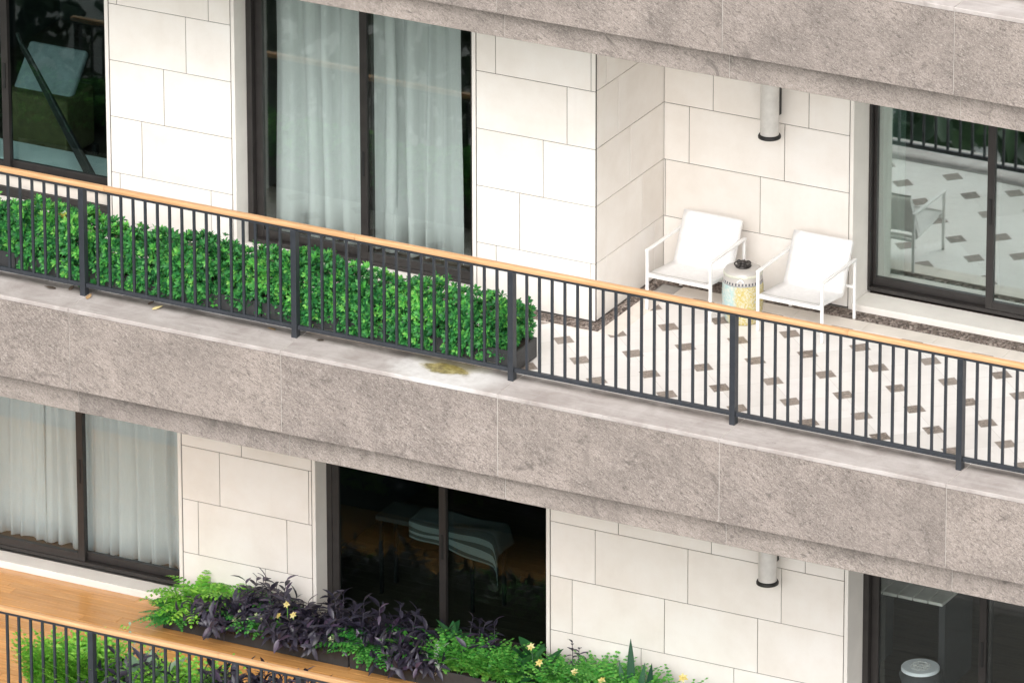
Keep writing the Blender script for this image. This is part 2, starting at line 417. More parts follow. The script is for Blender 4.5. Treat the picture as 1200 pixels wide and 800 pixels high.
M['dim_floor'] = plain('reflection_dimming_brown', (.10,.088,.075), .5, var=.3, scale=5)  # for the added floor out of view, dark to dim the reflections
M['bounce_paving'] = plain('pale_bounce_paving', (.46,.45,.43), .8, var=.2, scale=.5)  # kept pale so the unseen ground throws light upward
M['lawn'] = plain('park_lawn', (.05,.085,.028), .95, var=.45, scale=.35)
M['tree'] = mat_leaf('tree_foliage', (.008,.024,.012), (.02,.05,.02), (.05,.10,.035), .6, .2, .25)

# ------------------------------------------------------------------ the building
B = empty('apartment_building', (0, 3, -12.6))
Binv = Matrix.Translation((0, -3, 12.6))
def bpart(mb, name, mats, parent=None, **kw):
    """children of the building keep world coordinates in their meshes"""
    o = mb.build(name, mats, parent or B, **kw)
    if parent is None: o.location = (0, -3, 12.6)
    return o
tag(B, 'pale limestone apartment block with deep brown granite balcony bands and dark framed windows', 'building')

X0, X1 = -11.55, 9.45
def slab(zl, wet=False, tilt=0):
    core = MB()
    core.box(X0, X1, .20, 9, zl-1.022, zl-.020)
    core.box(X0, X1, .052, .199, zl-.760, zl-.046)
    o = bpart(core, 'balcony_slab', M['concrete'])
    fa, tr, co, mo = MB(), MB(), MB(), MB()
    k = math.floor(X0/BAY)
    x = k*BAY
    while x < X1-.1:
        a = max(x, X0)+.0028; b = min(x+BAY, X1)-.0028
        j = rnd.uniform(-.0015, .0015)
        fa.box(a, b, j, .050, zl-.766, zl-.0425)
        tr.box(a, b, .14+j, .198, zl-1.030, zl-.700)
        co.box(a, b, -.006+j, .478, zl-.040, zl)
        x += BAY
    mo.box(X0, X1, .006, .0515, zl-.757, zl-.048); mo.box(X0, X1, .146, .1985, zl-1.022, zl-.761); mo.box(X0, X1, .004, .474, zl-.0455, zl-.006)
    bpart(fa, 'fascia', M['granite'], o, bevel=.004, segs=2)
    bpart(tr, 'trim_strip', M['trim'], o, bevel=.003)
    bpart(co, 'coping', M['coping_wet' if wet else 'coping'], o, bevel=.006, segs=2)
    bpart(mo, 'mortar', M['mortar'], o)
    so = MB(); so.box(X0, X1, .2, 3.0, zl-1.0295, zl-1.0225)
    bpart(so, 'soffit', M['soffit'], o)
    return o
for zl, w in ((H, False), (0., True), (-H, False)): slab(zl, w)

GAP = .0062
def courses(z0, ztop, h=.5287):
    out = []; k = 0
    while z0+k*h < ztop-.01:
        out.append((k, z0+k*h, min(z0+(k+1)*h, ztop))); k += 1
    return out
def wall(x0, x1, y, z0, ztop, xj, h=.5287, jamb_l=False, jamb_r=False, depth=.24):
    """stone panels in a stepped quarter bond; xj = a joint in the bottom course (k = 0)"""
    L = .922; mb = MB()
    a0 = x0+(.040 if jamb_l else 0); a1 = x1-(.040 if jamb_r else 0)
    for k, za, zb in courses(z0, ztop, h):
        off = xj + .2305*k
        n = math.floor((a0-off)/L); x = off+n*L
        while x < a1:
            p = max(x, a0); q = min(x+L, a1)
            if q-p > .012:
                d = rnd.uniform(0, .0016)
                mb.box(p+GAP/2, q-GAP/2, y+d, y+.03, za+GAP/2, zb-GAP/2)
            x += L
    mb.box(x0+.01, x1-.008, y+.031, y+depth, z0-.02, ztop, 1)
    mb.box(x0+.003, x1-.003, y+.008, y+.0305, z0, ztop-.004, 1)
    o = bpart(mb, 'wall', [M['lime'], M['joint']], bevel=.0012)
    for on, a, b in ((jamb_l, x0-.002, x0+.034), (jamb_r, x1-.034, x1+.002)):
        if on: j = MB(); j.box(a, b, y-.004, y+depth+.05, z0-.015, ztop); bpart(j, 'jamb_trim', M['plinth'], o, bevel=.003)
    return o
def side_wall(x, y0, y1, z0, ztop, yj, h=.5287):
    L = .922; mb = MB()
    for k, za, zb in courses(z0, ztop, h):
        off = yj - .2305*k
        n = math.floor((y0-off)/L); y = off+n*L
        while y < y1:
            p = max(y, y0); q = min(y+L, y1)
            if q-p > .012: mb.box(x-.03, x-rnd.uniform(0, .0016), p+GAP/2, q-GAP/2, za+GAP/2, zb-GAP/2)
            y += L
    mb.box(x-.24, x-.031, y0, y1+.2, z0-.02, ztop, 1)
    mb.box(x-.0305, x-.008, y0-.004, y1, z0, ztop-.004, 1)
    return bpart(mb, 'wall', [M['lime'], M['joint']], bevel=.0012)

YW, YB = 1.820, 3.120
TOP = H-1.0305
W2 = 2.345
bayj = -.967-4*.2305+.0          # joint of the bottom course, bay wall
wall(-11.5, -7.19, YW, 0, TOP, -3.80, jamb_r=True)
wall(-4.845, -3.541, YW, 0, TOP, -3.798-.2305*1+.2305, jamb_l=True, jamb_r=True)
wall(-1.195, 0, YW, 0, TOP, -.967, jamb_l=True)
side_wall(0, YW+.033, YB+.02, 0, TOP, 2.95)
wall(0.002, 1.830, YB, 0, TOP, .938-.2305*1+.0, jamb_r=True, depth=.32)
wall(4.175, 9.4, YB, 0, TOP, .938, jamb_l=True, depth=.32)
ZL = -H
LOWTOP = -1.0305
Z0L = -4.180
wall(-11.5, -7.275, YB, Z0L, LOWTOP, -.94, jamb_r=True)
wall(-4.930, -3.505, YB, Z0L, LOWTOP, -4.497-.2305*2, jamb_l=True, jamb_r=True)
wall(-1.154, 1.830, YB, Z0L, LOWTOP, .948-.2305, jamb_l=True, jamb_r=True, depth=.32)
wall(4.175, 9.4, YB, Z0L, LOWTOP, .948, jamb_l=True, depth=.32)
# storey above and storeys below: plain continuation of the facade, out of the frame
up = MB(); up.box(X0, 0, YW, YW+.2, H, H+4); up.box(0, X1, YB, YB+.2, H, H+4); bpart(up, 'upper_wall', M['lime'])
lo = MB(); lo.box(X0, X1, YB+.3, 9, -12.6, -H-1.03); bpart(lo, 'lower_wall', M['lime'])

def window(x0, x1, yf, z0, z1, glass, right_front=True, low_panel=False, handle=True, slim=False):
    """sliding door: outer frame, two sashes on two tracks, two panes"""
    fr = MB(); w = .055
    wl = .020 if slim else w
    fr.box(x0, x0+wl, yf, yf+.12, z0, z1); fr.box(x1-w, x1, yf, yf+.12, z0, z1)
    fr.box(x0+wl, x1-w, yf, yf+.12, z0, z0+.035); fr.box(x0+wl, x1-w, yf, yf+.12, z1-.06, z1-.001)
    wo = bpart(fr, 'window', M['bronze'], bevel=.003)
    xm = (x0+x1)/2
    zb = z0+.036
    if low_panel:
        p = MB(); p.box(x0+w, x1-w, yf+.03, yf+.09, z0+.09, z0+.205)
        bpart(p, 'lower_panel', M['border'], wo, bevel=.003)
        t = MB(); t.box(x0+w, x1-w, yf+.004, yf+.11, z0+.0355, z0+.0895); t.box(x0+w, x1-w, yf+.004, yf+.11, z0+.2055, z0+.255)
        bpart(t, 'transom', M['bronze'], wo, bevel=.003)
        zb = z0+.256
    for side in (0, 1):
        a = x0+wl+.001 if side == 0 else xm-.045
        b = xm+.045 if side == 0 else x1-w-.001
        front = (side == 1) == right_front
        y0 = yf+.006 if front else yf+.062
        y1 = y0+.050
        s = MB(); t = .068; bt = .075
        ta = .030 if slim and side == 0 else t
        s.box(a, a+ta, y0, y1, zb, z1-.061); s.box(b-t, b, y0, y1, zb, z1-.061)
        s.box(a+ta, b-t, y0, y1, zb, zb+bt); s.box(a+ta, b-t, y0, y1, z1-.061-t, z1-.061)
        bpart(s, 'sash', M['bronze'], wo, bevel=.003)
        g = MB(); g.box(a+ta-.004, b-t+.004, y0+.022, y0+.030, zb+bt-.004, z1-.061-t+.004)
        bpart(g, 'pane', glass, wo)
        if handle:
            hx = (a+.034) if side == 1 else (b-.034)
            hm = MB()
            if front: hm.box(hx-.012, hx+.012, y0-.012, y0-.0005, zb+.78, zb+1.02)
            if front: bpart(hm, 'handle', M['black'], wo, bevel=.003)
    return wo
def sill(wo, x0, x1, y0, y1, z0, z1):
    s = MB(); s.box(x0, x1, y0, y1, z0, z1); bpart(s, 'sill', M['plinth'], wo, bevel=.004, segs=2)
w = window(-7.19, -4.845, YW+.20, .006, TOP, M['glass_teal'], False, low_panel=True); sill(w, -7.19, -4.845, YW+.004, YW+.198, -.03, .012)
w = window(-3.539, -1.197, YW+.20, .030, TOP, M['glass'], True); sill(w, -3.537, -1.199, YW+.004, YW+.198, -.03, .028)
w = window(1.833, 4.173, YB+.30, .060, TOP, M['glass_mirror'], True, slim=True); sill(w, 1.835, 4.171, YB-.012, YB+.298, -.03, .045)
w = window(-7.273, -4.932, YB+.20, Z0L+.075, LOWTOP, M['glass_pale'], False); sill(w, -7.271, -4.934, YB-.012, YB+.198, Z0L-.03, Z0L+.055)
w = window(-3.503, -1.156, YB+.20, Z0L+.075, LOWTOP, M['glass_dark'], False); sill(w, -3.501, -1.158, YB-.012, YB+.198, Z0L-.03, Z0L+.055)
w = window(1.833, 4.173, YB+.30, Z0L+.075, LOWTOP, M['glass_pale'], True); sill(w, 1.835, 4.171, YB-.012, YB+.298, Z0L-.03, Z0L+.055)

def room(x0, x1, y0, y1, z0, z1, wallm, floorm):
    r = MB(); t = .05
    r.box(x0-t, x0, y0, y1, z0, z1); r.box(x1, x1+t, y0, y1, z0, z1); r.box(x0-t, x1+t, y1, y1+t, z0, z1)
    r.box(x0-t, x1+t, y0, y1+t, z1, z1+.002)
    x = x0; f0 = len(r.f)
    y = y0
    while y < y1:
        r.box(x0, x1, y, min(y+.136, y1), z0-.012, z0, 1); y += .139
    return bpart(r, 'room', [wallm, floorm])
zc = TOP-.004
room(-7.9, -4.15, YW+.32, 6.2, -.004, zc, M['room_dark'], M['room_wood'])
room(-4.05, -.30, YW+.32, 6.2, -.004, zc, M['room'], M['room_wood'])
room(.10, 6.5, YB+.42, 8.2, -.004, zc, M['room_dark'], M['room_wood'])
zc = LOWTOP-.004
room(-7.9, -4.25, YB+.32, 7.5, Z0L+.07, zc, M['room'], M['room_wood'])
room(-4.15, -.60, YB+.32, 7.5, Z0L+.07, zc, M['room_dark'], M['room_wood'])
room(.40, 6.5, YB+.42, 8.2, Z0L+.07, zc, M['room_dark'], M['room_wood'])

# ------------------------------------------------------------------ floors (setting)
def struct(mb, name, mats, **kw):
    o = mb.build(name, mats, **kw); o['kind'] = 'structure'; return o
t = MB()
t.box(X0, .30, .4785, 1.62, -.018, -.004); t.box(.30, X1, .4785, 2.7, -.018, -.004)
struct(t, 'terrace_floor', M['tiles'])
t = MB()
xx = .32
t.box(X0, .113, 1.6215, 1.638, -.018, -.0045)
x = .12
while x < X1:
    e = min(x+.667, X1)
    t.box(max(x, .31)+.0015, e-.0015, 2.702, 2.896, -.018, -.003); x += .667
y = 1.66
t.box(.115, .298, 1.6215, 2.698, -.018, -.0045)
struct(t, 'terrace_border_path', M['border'], bevel=.0015)
t = MB()
t.quad((X0, 1.640, -.014), (.112, 1.640, -.014), (.112, 1.83, -.014), (X0, 1.83, -.014))
t.quad((-.01, 1.83, -.0135), (.112, 1.83, -.0135), (.112, 3.13, -.0135), (-.01, 3.13, -.0135))
t.quad((.113, 2.899, -.014), (X1, 2.899, -.014), (X1, 3.12, -.014), (.113, 3.12, -.014))
for i in range(2600):
    if rnd.random() < .5: px, py = rnd.uniform(.0, 5.2), rnd.uniform(2.91, 3.09)
    elif rnd.random() < .5: px, py = rnd.uniform(0.01, .105), rnd.uniform(1.66, 3.09)
    else: px, py = rnd.uniform(-2.2, .10), rnd.uniform(1.65, 1.81)
    s = rnd.uniform(.006, .014); a = rnd.uniform(0, 6.28)
    c = Vector((px, py, -.012)); n0 = len(t.v)
    for q in range(5):
        th = a+q*1.2566+rnd.uniform(-.3, .3); t.v.append(tuple(c+Vector((math.cos(th)*s, math.sin(th)*s*.8, 0))))
    t.v.append(tuple(c+Vector((0, 0, s*.8))))
    for q in range(5): t.f.append((n0+q, n0+(q+1) % 5, n0+5)); t.m.append(0)
tag(t.build('gravel', M['channel']), 'brown gravel in the drainage channel along the terrace walls', 'gravel', kind='stuff')
# lower deck of varnished boards
t = MB(); y = .4800; r2 = random.Random(3); XD = -.60
while y < 3.10:
    x = X0 - r2.uniform(0, 2); e = min(y+.118, 3.104)
    while x < XD:
        l = min(r2.choice((1.8, 2.4, 2.4)), XD-x+.01); t.box(x+.001, x+l-.0015, y+.001, e-.0015, -H-.010, -H+.006+r2.uniform(0, .0008)); x += l
    y += .120
t.box(X0, X1, .4785, 3.106, -H-.016, -H-.0105, 1)
struct(t, 'deck_floor', [M['deck'], M['joint']], bevel=.0015)
t = MB()
for i in range(14):
    for k in range(4): t.box(XD+.015+i*.6, XD+.609+i*.6, .480+k*.655, 1.131+k*.655, -H-.010, -H+.004)
struct(t, 'unseen_dark_floor', M['dim_floor'], bevel=.002)  # unseen dark floor past the deck, added to darken the window reflections

# ------------------------------------------------------------------ railings
def railing(zl, k0, k1, label, seams):
    r = empty('iron_railing', (0, .336, zl)); tag(r, label, 'railing', 'railings along the balcony edges')
    a, b = k0*BAY-.033, k1*BAY-.033
    post = None
    for k in range(k0, k1+1):
        if post is None:
            m = MB(); m.box(-.026, .026, -.036, .036, -.002, 1.000)
            post = m.build('post', M['iron'], r, bevel=.003); o = post
        else:
            o = post.copy(); COL.objects.link(o); o.parent = r
        o.location = (k*BAY-.033, 0, 0)
    bal = None
    for k in range(k0, k1):
        for i in range(16):
            if bal is None:
                m = MB(); m.box(-.0105, .0105, -.0105, .0105, .112, .985); bal = m.build('baluster', M['iron'], r); o = bal
            else:
                o = bal.copy(); COL.objects.link(o); o.parent = r
            o.location = (k*BAY-.033+.1425+i*.121, 0, 0); o.rotation_euler.z = rnd.uniform(-.04, .04)
    m = MB()
    for k in range(k0, k1): m.box(k*BAY-.033+.0275, (k+1)*BAY-.033-.0275, -.018, .018, .076, .113)
    m.build('bottom_rail', M['iron'], r, bevel=.003)
    m = MB(); m.box(a-.04, b+.04, -.020, .020, .986, 1.004); m.build('top_bar', M['iron'], r)
    ss = [a-.06]+[s for s in seams if a < s < b]+[b+.06]
    m = MB()
    for p, q in zip(ss[:-1], ss[1:]):
        n0 = len(m.v); N = 12
        for xx in (p+.0012, q-.0012):
            for i in range(N):
                th = 2*math.pi*i/N; c, s = math.cos(th), math.sin(th)
                f = lambda u: math.copysign(abs(u)**.55, u)
                m.v.append((xx, f(c)*.031, 1.029+f(s)*.023))
        for i in range(N): m.f.append((n0+i, n0+(i+1) % N, n0+N+(i+1) % N, n0+N+i)); m.m.append(0)
        m.f.append(tuple(n0+i for i in reversed(range(N)))); m.m.append(0); m.f.append(tuple(n0+N+i for i in range(N))); m.m.append(0)
    m.build('handrail', M['handrail'], r, smooth=False, bevel=.002)
    return r
railing(0, -3, 3, 'dark iron railing with pale wooden handrail in front of the hedge and terrace chairs', [-4.002, -1.533, 3.133])
railing(-H, -3, 0, 'dark iron railing with wooden handrail at the edge of the wooden deck', [-2.938])
rr = railing(H, 2, 4, 'dark iron railing on top of the uppermost granite balcony', [6.3])

# ------------------------------------------------------------------ hedge
obov = lambda t: (math.sin(math.pi*min(1, t*.97+.03)**1.45))**.9 if 0 < t < 1 else .04
lanc = lambda t: max(.03, math.sin(math.pi*(t*.93+.05))**.85*(1-.25*t))
ovat = lambda t: max(.02, math.sin(math.pi*(t*.9+.08)**.75)**.9)
def rosette(mb, p, ax, n, L, mi, ratio=.40, spread=(.75, 1.25)):
    ax = ax.normalized(); u = ax.orthogonal().normalized(); w = ax.cross(u); ph = rnd.uniform(0, 6.28)
    for i in range(n):
        th = ph+i*2.39996; tl = rnd.uniform(*spread)*(0.55+.45*i/n)
        d = ax*math.cos(tl)+(u*math.cos(th)+w*math.sin(th))*math.sin(tl)
        l = L*rnd.uniform(.75, 1.15)
        mb.leaf(p-ax*.012, d, ax, l, l*ratio, obov, .28, rnd.uniform(.05, .3), 4, mi)
hp = empty('hedge_planter', (-3.8, .68, 0)); tag(hp, 'long clipped green hedge in a low charcoal trough behind the railing', 'hedge')
HX0, HX1 = -7.45, -.075
def loc0(o, root): o.location = -Vector(root.location); return o
m = MB()
for (a, b) in ((HX0, -5.02), (-5.01, -2.56), (-2.55, HX1)):
    t_ = .018
    m.box(a, b, .485, .485+t_, .004, .185); m.box(a, b, .875-t_, .875, .004, .185)
    m.box(a, a+t_, .485+t_, .875-t_, .004, .185); m.box(b-t_, b, .485+t_, .875-t_, .004, .185)
loc0(m.build('trough', M['planter'], hp, bevel=.003), hp)
m = MB(); m.box(HX0+.02, HX1-.02, .505, .855, .01, .160); loc0(m.build('soil', M['soil'], hp), hp)
m = MB(); m.box(-2.1, -.22, .455, .483, .004, .055); loc0(m.build('edging', M['stone_kerb'], hp, bevel=.004), hp)
st = MB(); fo = MB()
for i in range(150):
    x = rnd.uniform(HX0+.1, HX1-.1); y = rnd.uniform(.55, .82)
    p = Vector((x, y, .14)); q = p+Vector((rnd.uniform(-.12, .12), rnd.uniform(-.12, .12), rnd.uniform(.25, .40)))
    st.tube([p, (p+q)/2+Vector((rnd.uniform(-.02, .02), rnd.uniform(-.02, .02), 0)), q], .006, 5, r1=.003)
loc0(st.build('stems', M['stem'], hp, smooth=True), hp)
def wob(x): return .035*math.sin(x*2.3+.4)+.035*math.sin(x*5.1)+.03*math.sin(x*11.3+1)+.022*math.sin(x*23.7)
for i in range(10400):
    x = rnd.uniform(HX0, HX1-.09); r_ = rnd.random(); inner = rnd.random() < .46
    top = .540+wob(x)*.7; fr = .455+wob(x+3)*.7
    if r_ < .46:   # front
        z = rnd.uniform(.07, top); f = (z-.07)/(top-.07)
        y = fr + .04*abs(f-.5) + rnd.uniform(-.03, .03); ax = Vector((rnd.uniform(-.4, .4), -1, rnd.uniform(.1, .9)))
    elif r_ < .88: # top
        y = rnd.uniform(.47, .92); z = top - .35*(y-.68)**2*3 + rnd.uniform(-.035, .03); ax = Vector((rnd.uniform(-.5, .5), rnd.uniform(-.6, .4), 1))
    elif r_ < .955: # back
        y = .92+rnd.uniform(-.03, .03); z = rnd.uniform(.2, top); ax = Vector((rnd.uniform(-.4, .4), 1, .6))
    else:          # right end
        x = HX1-.09+rnd.uniform(-.03, .03); y = rnd.uniform(.48, .92); z = rnd.uniform(.20, top); ax = Vector((1, rnd.uniform(-.5, .5), rnd.uniform(.1, .9)))
    p = Vector((x, y, z))
    if x > HX1-.12: p.z = min(p.z, top-.06+rnd.uniform(0, .03))
    hole = math.sin(x*8.3+2.1*math.sin(z*13.)+y*7.)*math.sin(z*17.+x*3.1+y*11.)
    if hole > .62 and not inner and rnd.random() < .75: continue
    if inner: p -= ax.normalized()*rnd.uniform(.06, .20)
    patch = .5+.5*math.sin(x*3.7+1.3*math.sin(x*1.9))*math.sin(z*9+x*2.1)
    young = rnd.random() < (.12+.42*patch*patch if z > .25 else .10) and not inner
    rosette(fo, p, ax, rnd.choice((6, 7, 8)), rnd.uniform(.038, .061), (2 if rnd.random() < .010 else 1) if young else 0)
loc0(fo.build('foliage', [M['hedge'], M['hedge_young'], M['hedge_yellow']], hp, smooth=True), hp)

# ------------------------------------------------------------------ chairs and stool
def make_chair():
    r = empty('lounge_chair', (0, 0, 0))
    W, D, A, T = .640, .660, .540, .025
    fr = MB()
    # sling side rails: seat and reclined back, one on each side, with cross bars
    for s in (-1, 1):
        x = s*(W/2-.05)
        fr.bar((x, .005, .335), (x, .475, .285), .026, .034); fr.bar((x, .470, .280), (x, .665, .705), .026, .034)
    fr.bar((-W/2+.02, .03, .318), (W/2-.02, .03, .318), .030, .036); fr.bar((-W/2+.05, .47, .262), (W/2-.05, .47, .262), .024, .024)
    fr.bar((-W/2+.05, .66, .695), (W/2-.05, .66, .695), .024, .024); fr.bar((-W/2+.02, .635, .30), (W/2-.02, .635, .30), .024, .024)
    fr.build('frame', M['white_metal'], r, bevel=.004, segs=2)
    for s in (-1, 1):
        x = s*(W/2-.012)
        for (y) in (.014, D-.014):
            m = MB(); m.box(x-T/2, x+T/2, y-T/2, y+T/2, .006, A-.0005)
            lg = m.build('leg', M['white_metal'], r, bevel=.004, segs=2)
            f = MB(); f.box(x-.012, x+.012, y-.012, y+.012, 0, .0065); f.build('foot', M['grey_metal'], lg)
            if y < .1:
                b = MB(); b.tube([(x-s*.012, y+.012, .322), (x-s*.026, y+.012, .322)], .011, 10); b.build('bolt', M['wrought'], lg)
        m = MB(); m.box(x-.017, x+.017, -.002, D+.002, A, A+.020); m.build('armrest', M['white_metal'], r, bevel=.006, segs=2)
    # fabric: one sheet sagging slightly over seat and back
    def sheet(P, name):
        m = MB(); nx = 8; n = len(P)
        for side in (0, 1):
            for i, (y, z, ny, nz) in enumerate(P):
                for j in range(nx+1):
                    u = j/nx*2-1; sag = .020*(1-u*u)*math.sin(math.pi*i/(n-1))
                    o = (.0 if side == 0 else .006)+sag
                    m.v.append((u*(W/2-.040), y-ny*o, z-nz*o))
        st = nx+1; base = n*st
        for i in range(n-1):
            for j in range(nx):
                a = i*st+j
                m.f.append((a, a+1, a+st+1, a+st)); m.m.append(0)
                m.f.append((base+a, base+a+st, base+a+st+1, base+a+1)); m.m.append(0)
        for i in range(n-1):
            for j, fl in ((0, 0), (nx, 1)):
                a = i*st+j; q = (a, a+st, base+a+st, base+a); m.f.append(q if not fl else q[::-1]); m.m.append(0)
        for j in range(nx):
            for i, fl in ((0, 1), (n-1, 0)):
                a = i*st+j; q = (a, a+1, base+a+1, base+a); m.f.append(q[::-1] if fl == 0 else q); m.m.append(0)
        m.build(name, M['sling'], r, smooth=True)
    seat = [(0.0-.008+.47*t, .356-.05*t, .1, 1.) for t in [i/8 for i in range(9)]]
    sheet(seat, 'seat')
    back = [(.452+.198*t, .305+.415*t, .9, -.4) for t in [i/8 for i in range(9)]]
    back = [(y, z, .915, -.40) for (y, z, _, _) in back]
    sheet(back, 'backrest')
    return r
CG = 'white lounge chairs on the terrace'
c1 = make_chair(); c1.location = (.574, 2.266, -.003); c1.rotation_euler.z = R(-1.0)
tag(c1, 'white sling lounge chair in the corner beside the return wall', 'chair', CG)
c2 = copy_tree(c1); c2.location = (1.640, 2.270, -.003); c2.rotation_euler.z = R(-.5)
tag(c2, 'white sling lounge chair next to the glass sliding door', 'chair', CG)
s = empty('garden_stool', (1.105, 2.455, -.003)); s.scale = (1.12, 1.12, 1.16); tag(s, 'painted ceramic drum stool between the two white chairs', 'stool')
m = MB(); m.lathe([(.128, 0), (.134, .004), (.140, .02), (.150, .06), (.160, .14), (.163, .21), (.160, .28), (.153, .345), (.150, .352), (.152, .360), (.148, .372), (.149, .392), (.140, .412), (.122, .421), (.05, .424), (0.0005, .424)], k=40)
m.build('body', M['stool'], s, smooth=True)
m = MB(); m.lathe([(.147, .374), (.153, .380), (.153, .392), (.146, .398)], k=40); m.build('rim', M['stool_rim'], s, smooth=True)
for a in (-1.25, .9, 2.6):
    g = MB(); p = []
    for i in range(7):
        t_ = i/6; p.append((math.cos(a+(t_-.5)*.34)*.153, math.sin(a+(t_-.5)*.34)*.153, .350+.022*math.sin(math.pi*t_)))
    g.tube(p, .006, 6); g.build('loop_handle', M['white_box'], s, smooth=True)
f = MB()
for i in range(7):
    a = i*.8976; q = []
    for j in range(13):
        b = j/12*6.283
        q.append((math.cos(a)*.040+math.cos(b)*.028*math.cos(a)-0, math.sin(a)*.034+math.cos(b)*.024*math.sin(a), .446+.018*math.sin(b)))
    f.tube(q, .0055, 6, cap=False)
f.lathe([(.058, .425), (.06, .432), (.03, .438), (.022, .455), (.026, .468), (.012, .474), (.0005, .475)], k=20)
f.build('openwork_finial', M['wrought'], s, smooth=True)

# ------------------------------------------------------------------ wall lights
def make_light():
    r = empty('wall_light')
    m = MB(); m.lathe([(.0005, .004), (.070, .004), (.080, .018), (.0815, .02), (.0815, .78), (.076, .786), (.0005, .786)], k=32); m.build('body', M['grey_metal'], r, smooth=False)
    m = MB(); m.lathe([(.088, .0), (.100, .006), (.101, .020), (.094, .034), (.083, .038)], k=32); m.lathe([(.083, .037), (.086, 0), (.088, 0)], k=32)
    m.build('ring', M['black'], r, smooth=True)
    m = MB(); m.box(-.022, .022, .095, .1885, .16, .74); m.box(-.012, .012, .08, .096, .20, .28); m.box(-.012, .012, .08, .096, .6, .68); m.tube([(.0, .14, .27), (.034, .14, .27)], .020, 12)
    m.build('bracket', M['black'], r, bevel=.003)
    return r
l1 = make_light(); l1.location = (1.116, 2.930, 1.515)
tag(l1, 'cylindrical pale wall light with black ring above the white chairs', 'wall light', 'cylindrical wall lights')
l2 = copy_tree(l1); l2.location = (1.135, 2.930, -2.675)
tag(l2, 'cylindrical pale wall light on the lower storey under the granite band', 'wall light', 'cylindrical wall lights')

# ------------------------------------------------------------------ curtains and things indoors
def curtain(x0, x1, y, z0, z1, mat, label, folds, amp=.035, seed=0, flare=0., group='sheer curtains behind the glass'):
    rr_ = random.Random(seed); m = MB(); n = folds*10; rows = 10
    ph = [rr_.uniform(0, 6.28) for _ in range(4)]
    for i in range(rows+1):
        t_ = i/rows
        for j in range(n+1):
            u = j/n; x = x0+(x1-x0)*u
            w_ = u*folds*6.283
            w_ += 1.1*math.sin(u*folds*2.1+ph[0])+.5*math.sin(u*folds*4.7+ph[3])
            a = amp*(.65+.35*math.sin(u*folds*1.3+ph[1]))*(.6+.5*(1-t_))
            yy = y+a*math.sin(w_)+a*.35*math.sin(2*w_+ph[2])+.012*math.sin(u*9+t_*4+ph[1])
            m.v.append((x+flare*(1-t_)*(u-.5)+.012*math.sin(5*t_+ph[2]+u*7), yy, z0+(z1-z0)*t_))
    for i in range(rows):
        for j in range(n):
            a = i*(n+1)+j; m.f.append((a, a+1, a+n+2, a+n+1)); m.m.append(0)
    o = m.build('curtain', mat, smooth=True); sd = o.modifiers.new('cloth', 'SOLIDIFY'); sd.thickness = .003
    return tag(o, label, 'curtain', group)
za = TOP-.03
curtain(-3.44, -2.22, 2.34, .05, za, M['curtain'], 'sheer white curtain in the left pane of the window above the hedge', 6, .085, 1)
curtain(-2.36, -1.57, 2.40, .05, za, M['curtain'], 'sheer white curtain drawn across part of the right pane above the hedge', 5, .085, 2)
curtain(1.86, 2.06, 3.68, .07, za, M['curtain_cream'], 'narrow cream curtain gathered at the edge of the terrace sliding door', 3, .03, 3)
zb_ = LOWTOP-.03; zf = Z0L+.10
curtain(-7.20, -6.60, 3.62, zf, zb_, M['curtain'], 'sheer curtain at the outer left edge of the lower left window', 5, .04, 4)
curtain(-6.68, -6.02, 3.60, zf, zb_, M['curtain'], 'sheer curtain hanging in front of the mullion of the lower left window', 5, .045, 5, .06)
curtain(-6.02, -5.44, 3.60, zf, zb_, M['curtain'], 'sheer curtain just right of the mullion in the lower left window', 4, .045, 6)
curtain(-5.53, -4.88, 3.61, zf, zb_, M['curtain'], 'sheer curtain at the right edge of the lower left window', 5, .045, 8, .05)

m = MB(); m.box(-7.0, -4.95, 2.30, 2.66, -.002, .235); m.box(-7.02, -4.93, 2.28, 2.68, .2355, .262)
tag(m.build('window_bench', M['white_box'], bevel=.006), 'low white bench inside the dark window at upper left', 'bench')
m = MB(); m.bar((-5.23, 2.20, .262), (-5.93, 2.20, 1.42), .085, .05, 0, (0,1,0), .045, .04); m.bar((-5.93, 2.20, 1.40), (-5.99, 2.23, 1.50), .03, .03)
tag(m.build('reflection_strut', M['bronze'], bevel=.006), 'made-up black slanted strut for an unclear reflection at upper left', 'strut')  # made-up bar standing for an unclear reflection in the glass
ac = empty('reflection_chair', (-6.16, 2.95, -.004)); tag(ac, 'made-up pale chair shape with olive seat for an unclear reflection at upper left', 'armchair')  # made-up chair shape, a guess at an unclear window reflection
m = MB(); m.box(-.36, .30, -.10, .40, .10, .66); m.build('seat', M['olive'], ac, bevel=.03, segs=3)
m = MB(); m.bar((-.03, .02, .60), (-.03, .36, .98), .60, .08, 0, (0,0,1)); m.build('backrest', M['reflection_grey'], ac, bevel=.03, segs=3)
for x in (-.38, .32):
    for y in (-.24, .36):
        m = MB(); m.box(x-.02, x+.02, y-.02, y+.02, 0, .10); m.build('leg', M['black'], ac)
# table with striped cloth behind the dark lower window
t1 = empty('side_table', (-2.75, 4.22, Z0L+.07)); tag(t1, 'dark table under a striped cloth behind the lower dark window', 'table')
zt = -3.32-(Z0L+.07)
m = MB(); m.box(-.62, .58, -.22, .14, zt-.05, zt-.006); m.build('tabletop', M['room_dark'], t1, bevel=.004)
for x, y in ((-.58, -.18), (.36, -.18), (-.58, .10), (.54, .10)):
    m = MB(); m.box(x-.014, x+.014, y-.014, y+.014, 0, zt-.05); m.build('leg', M['black'], t1)
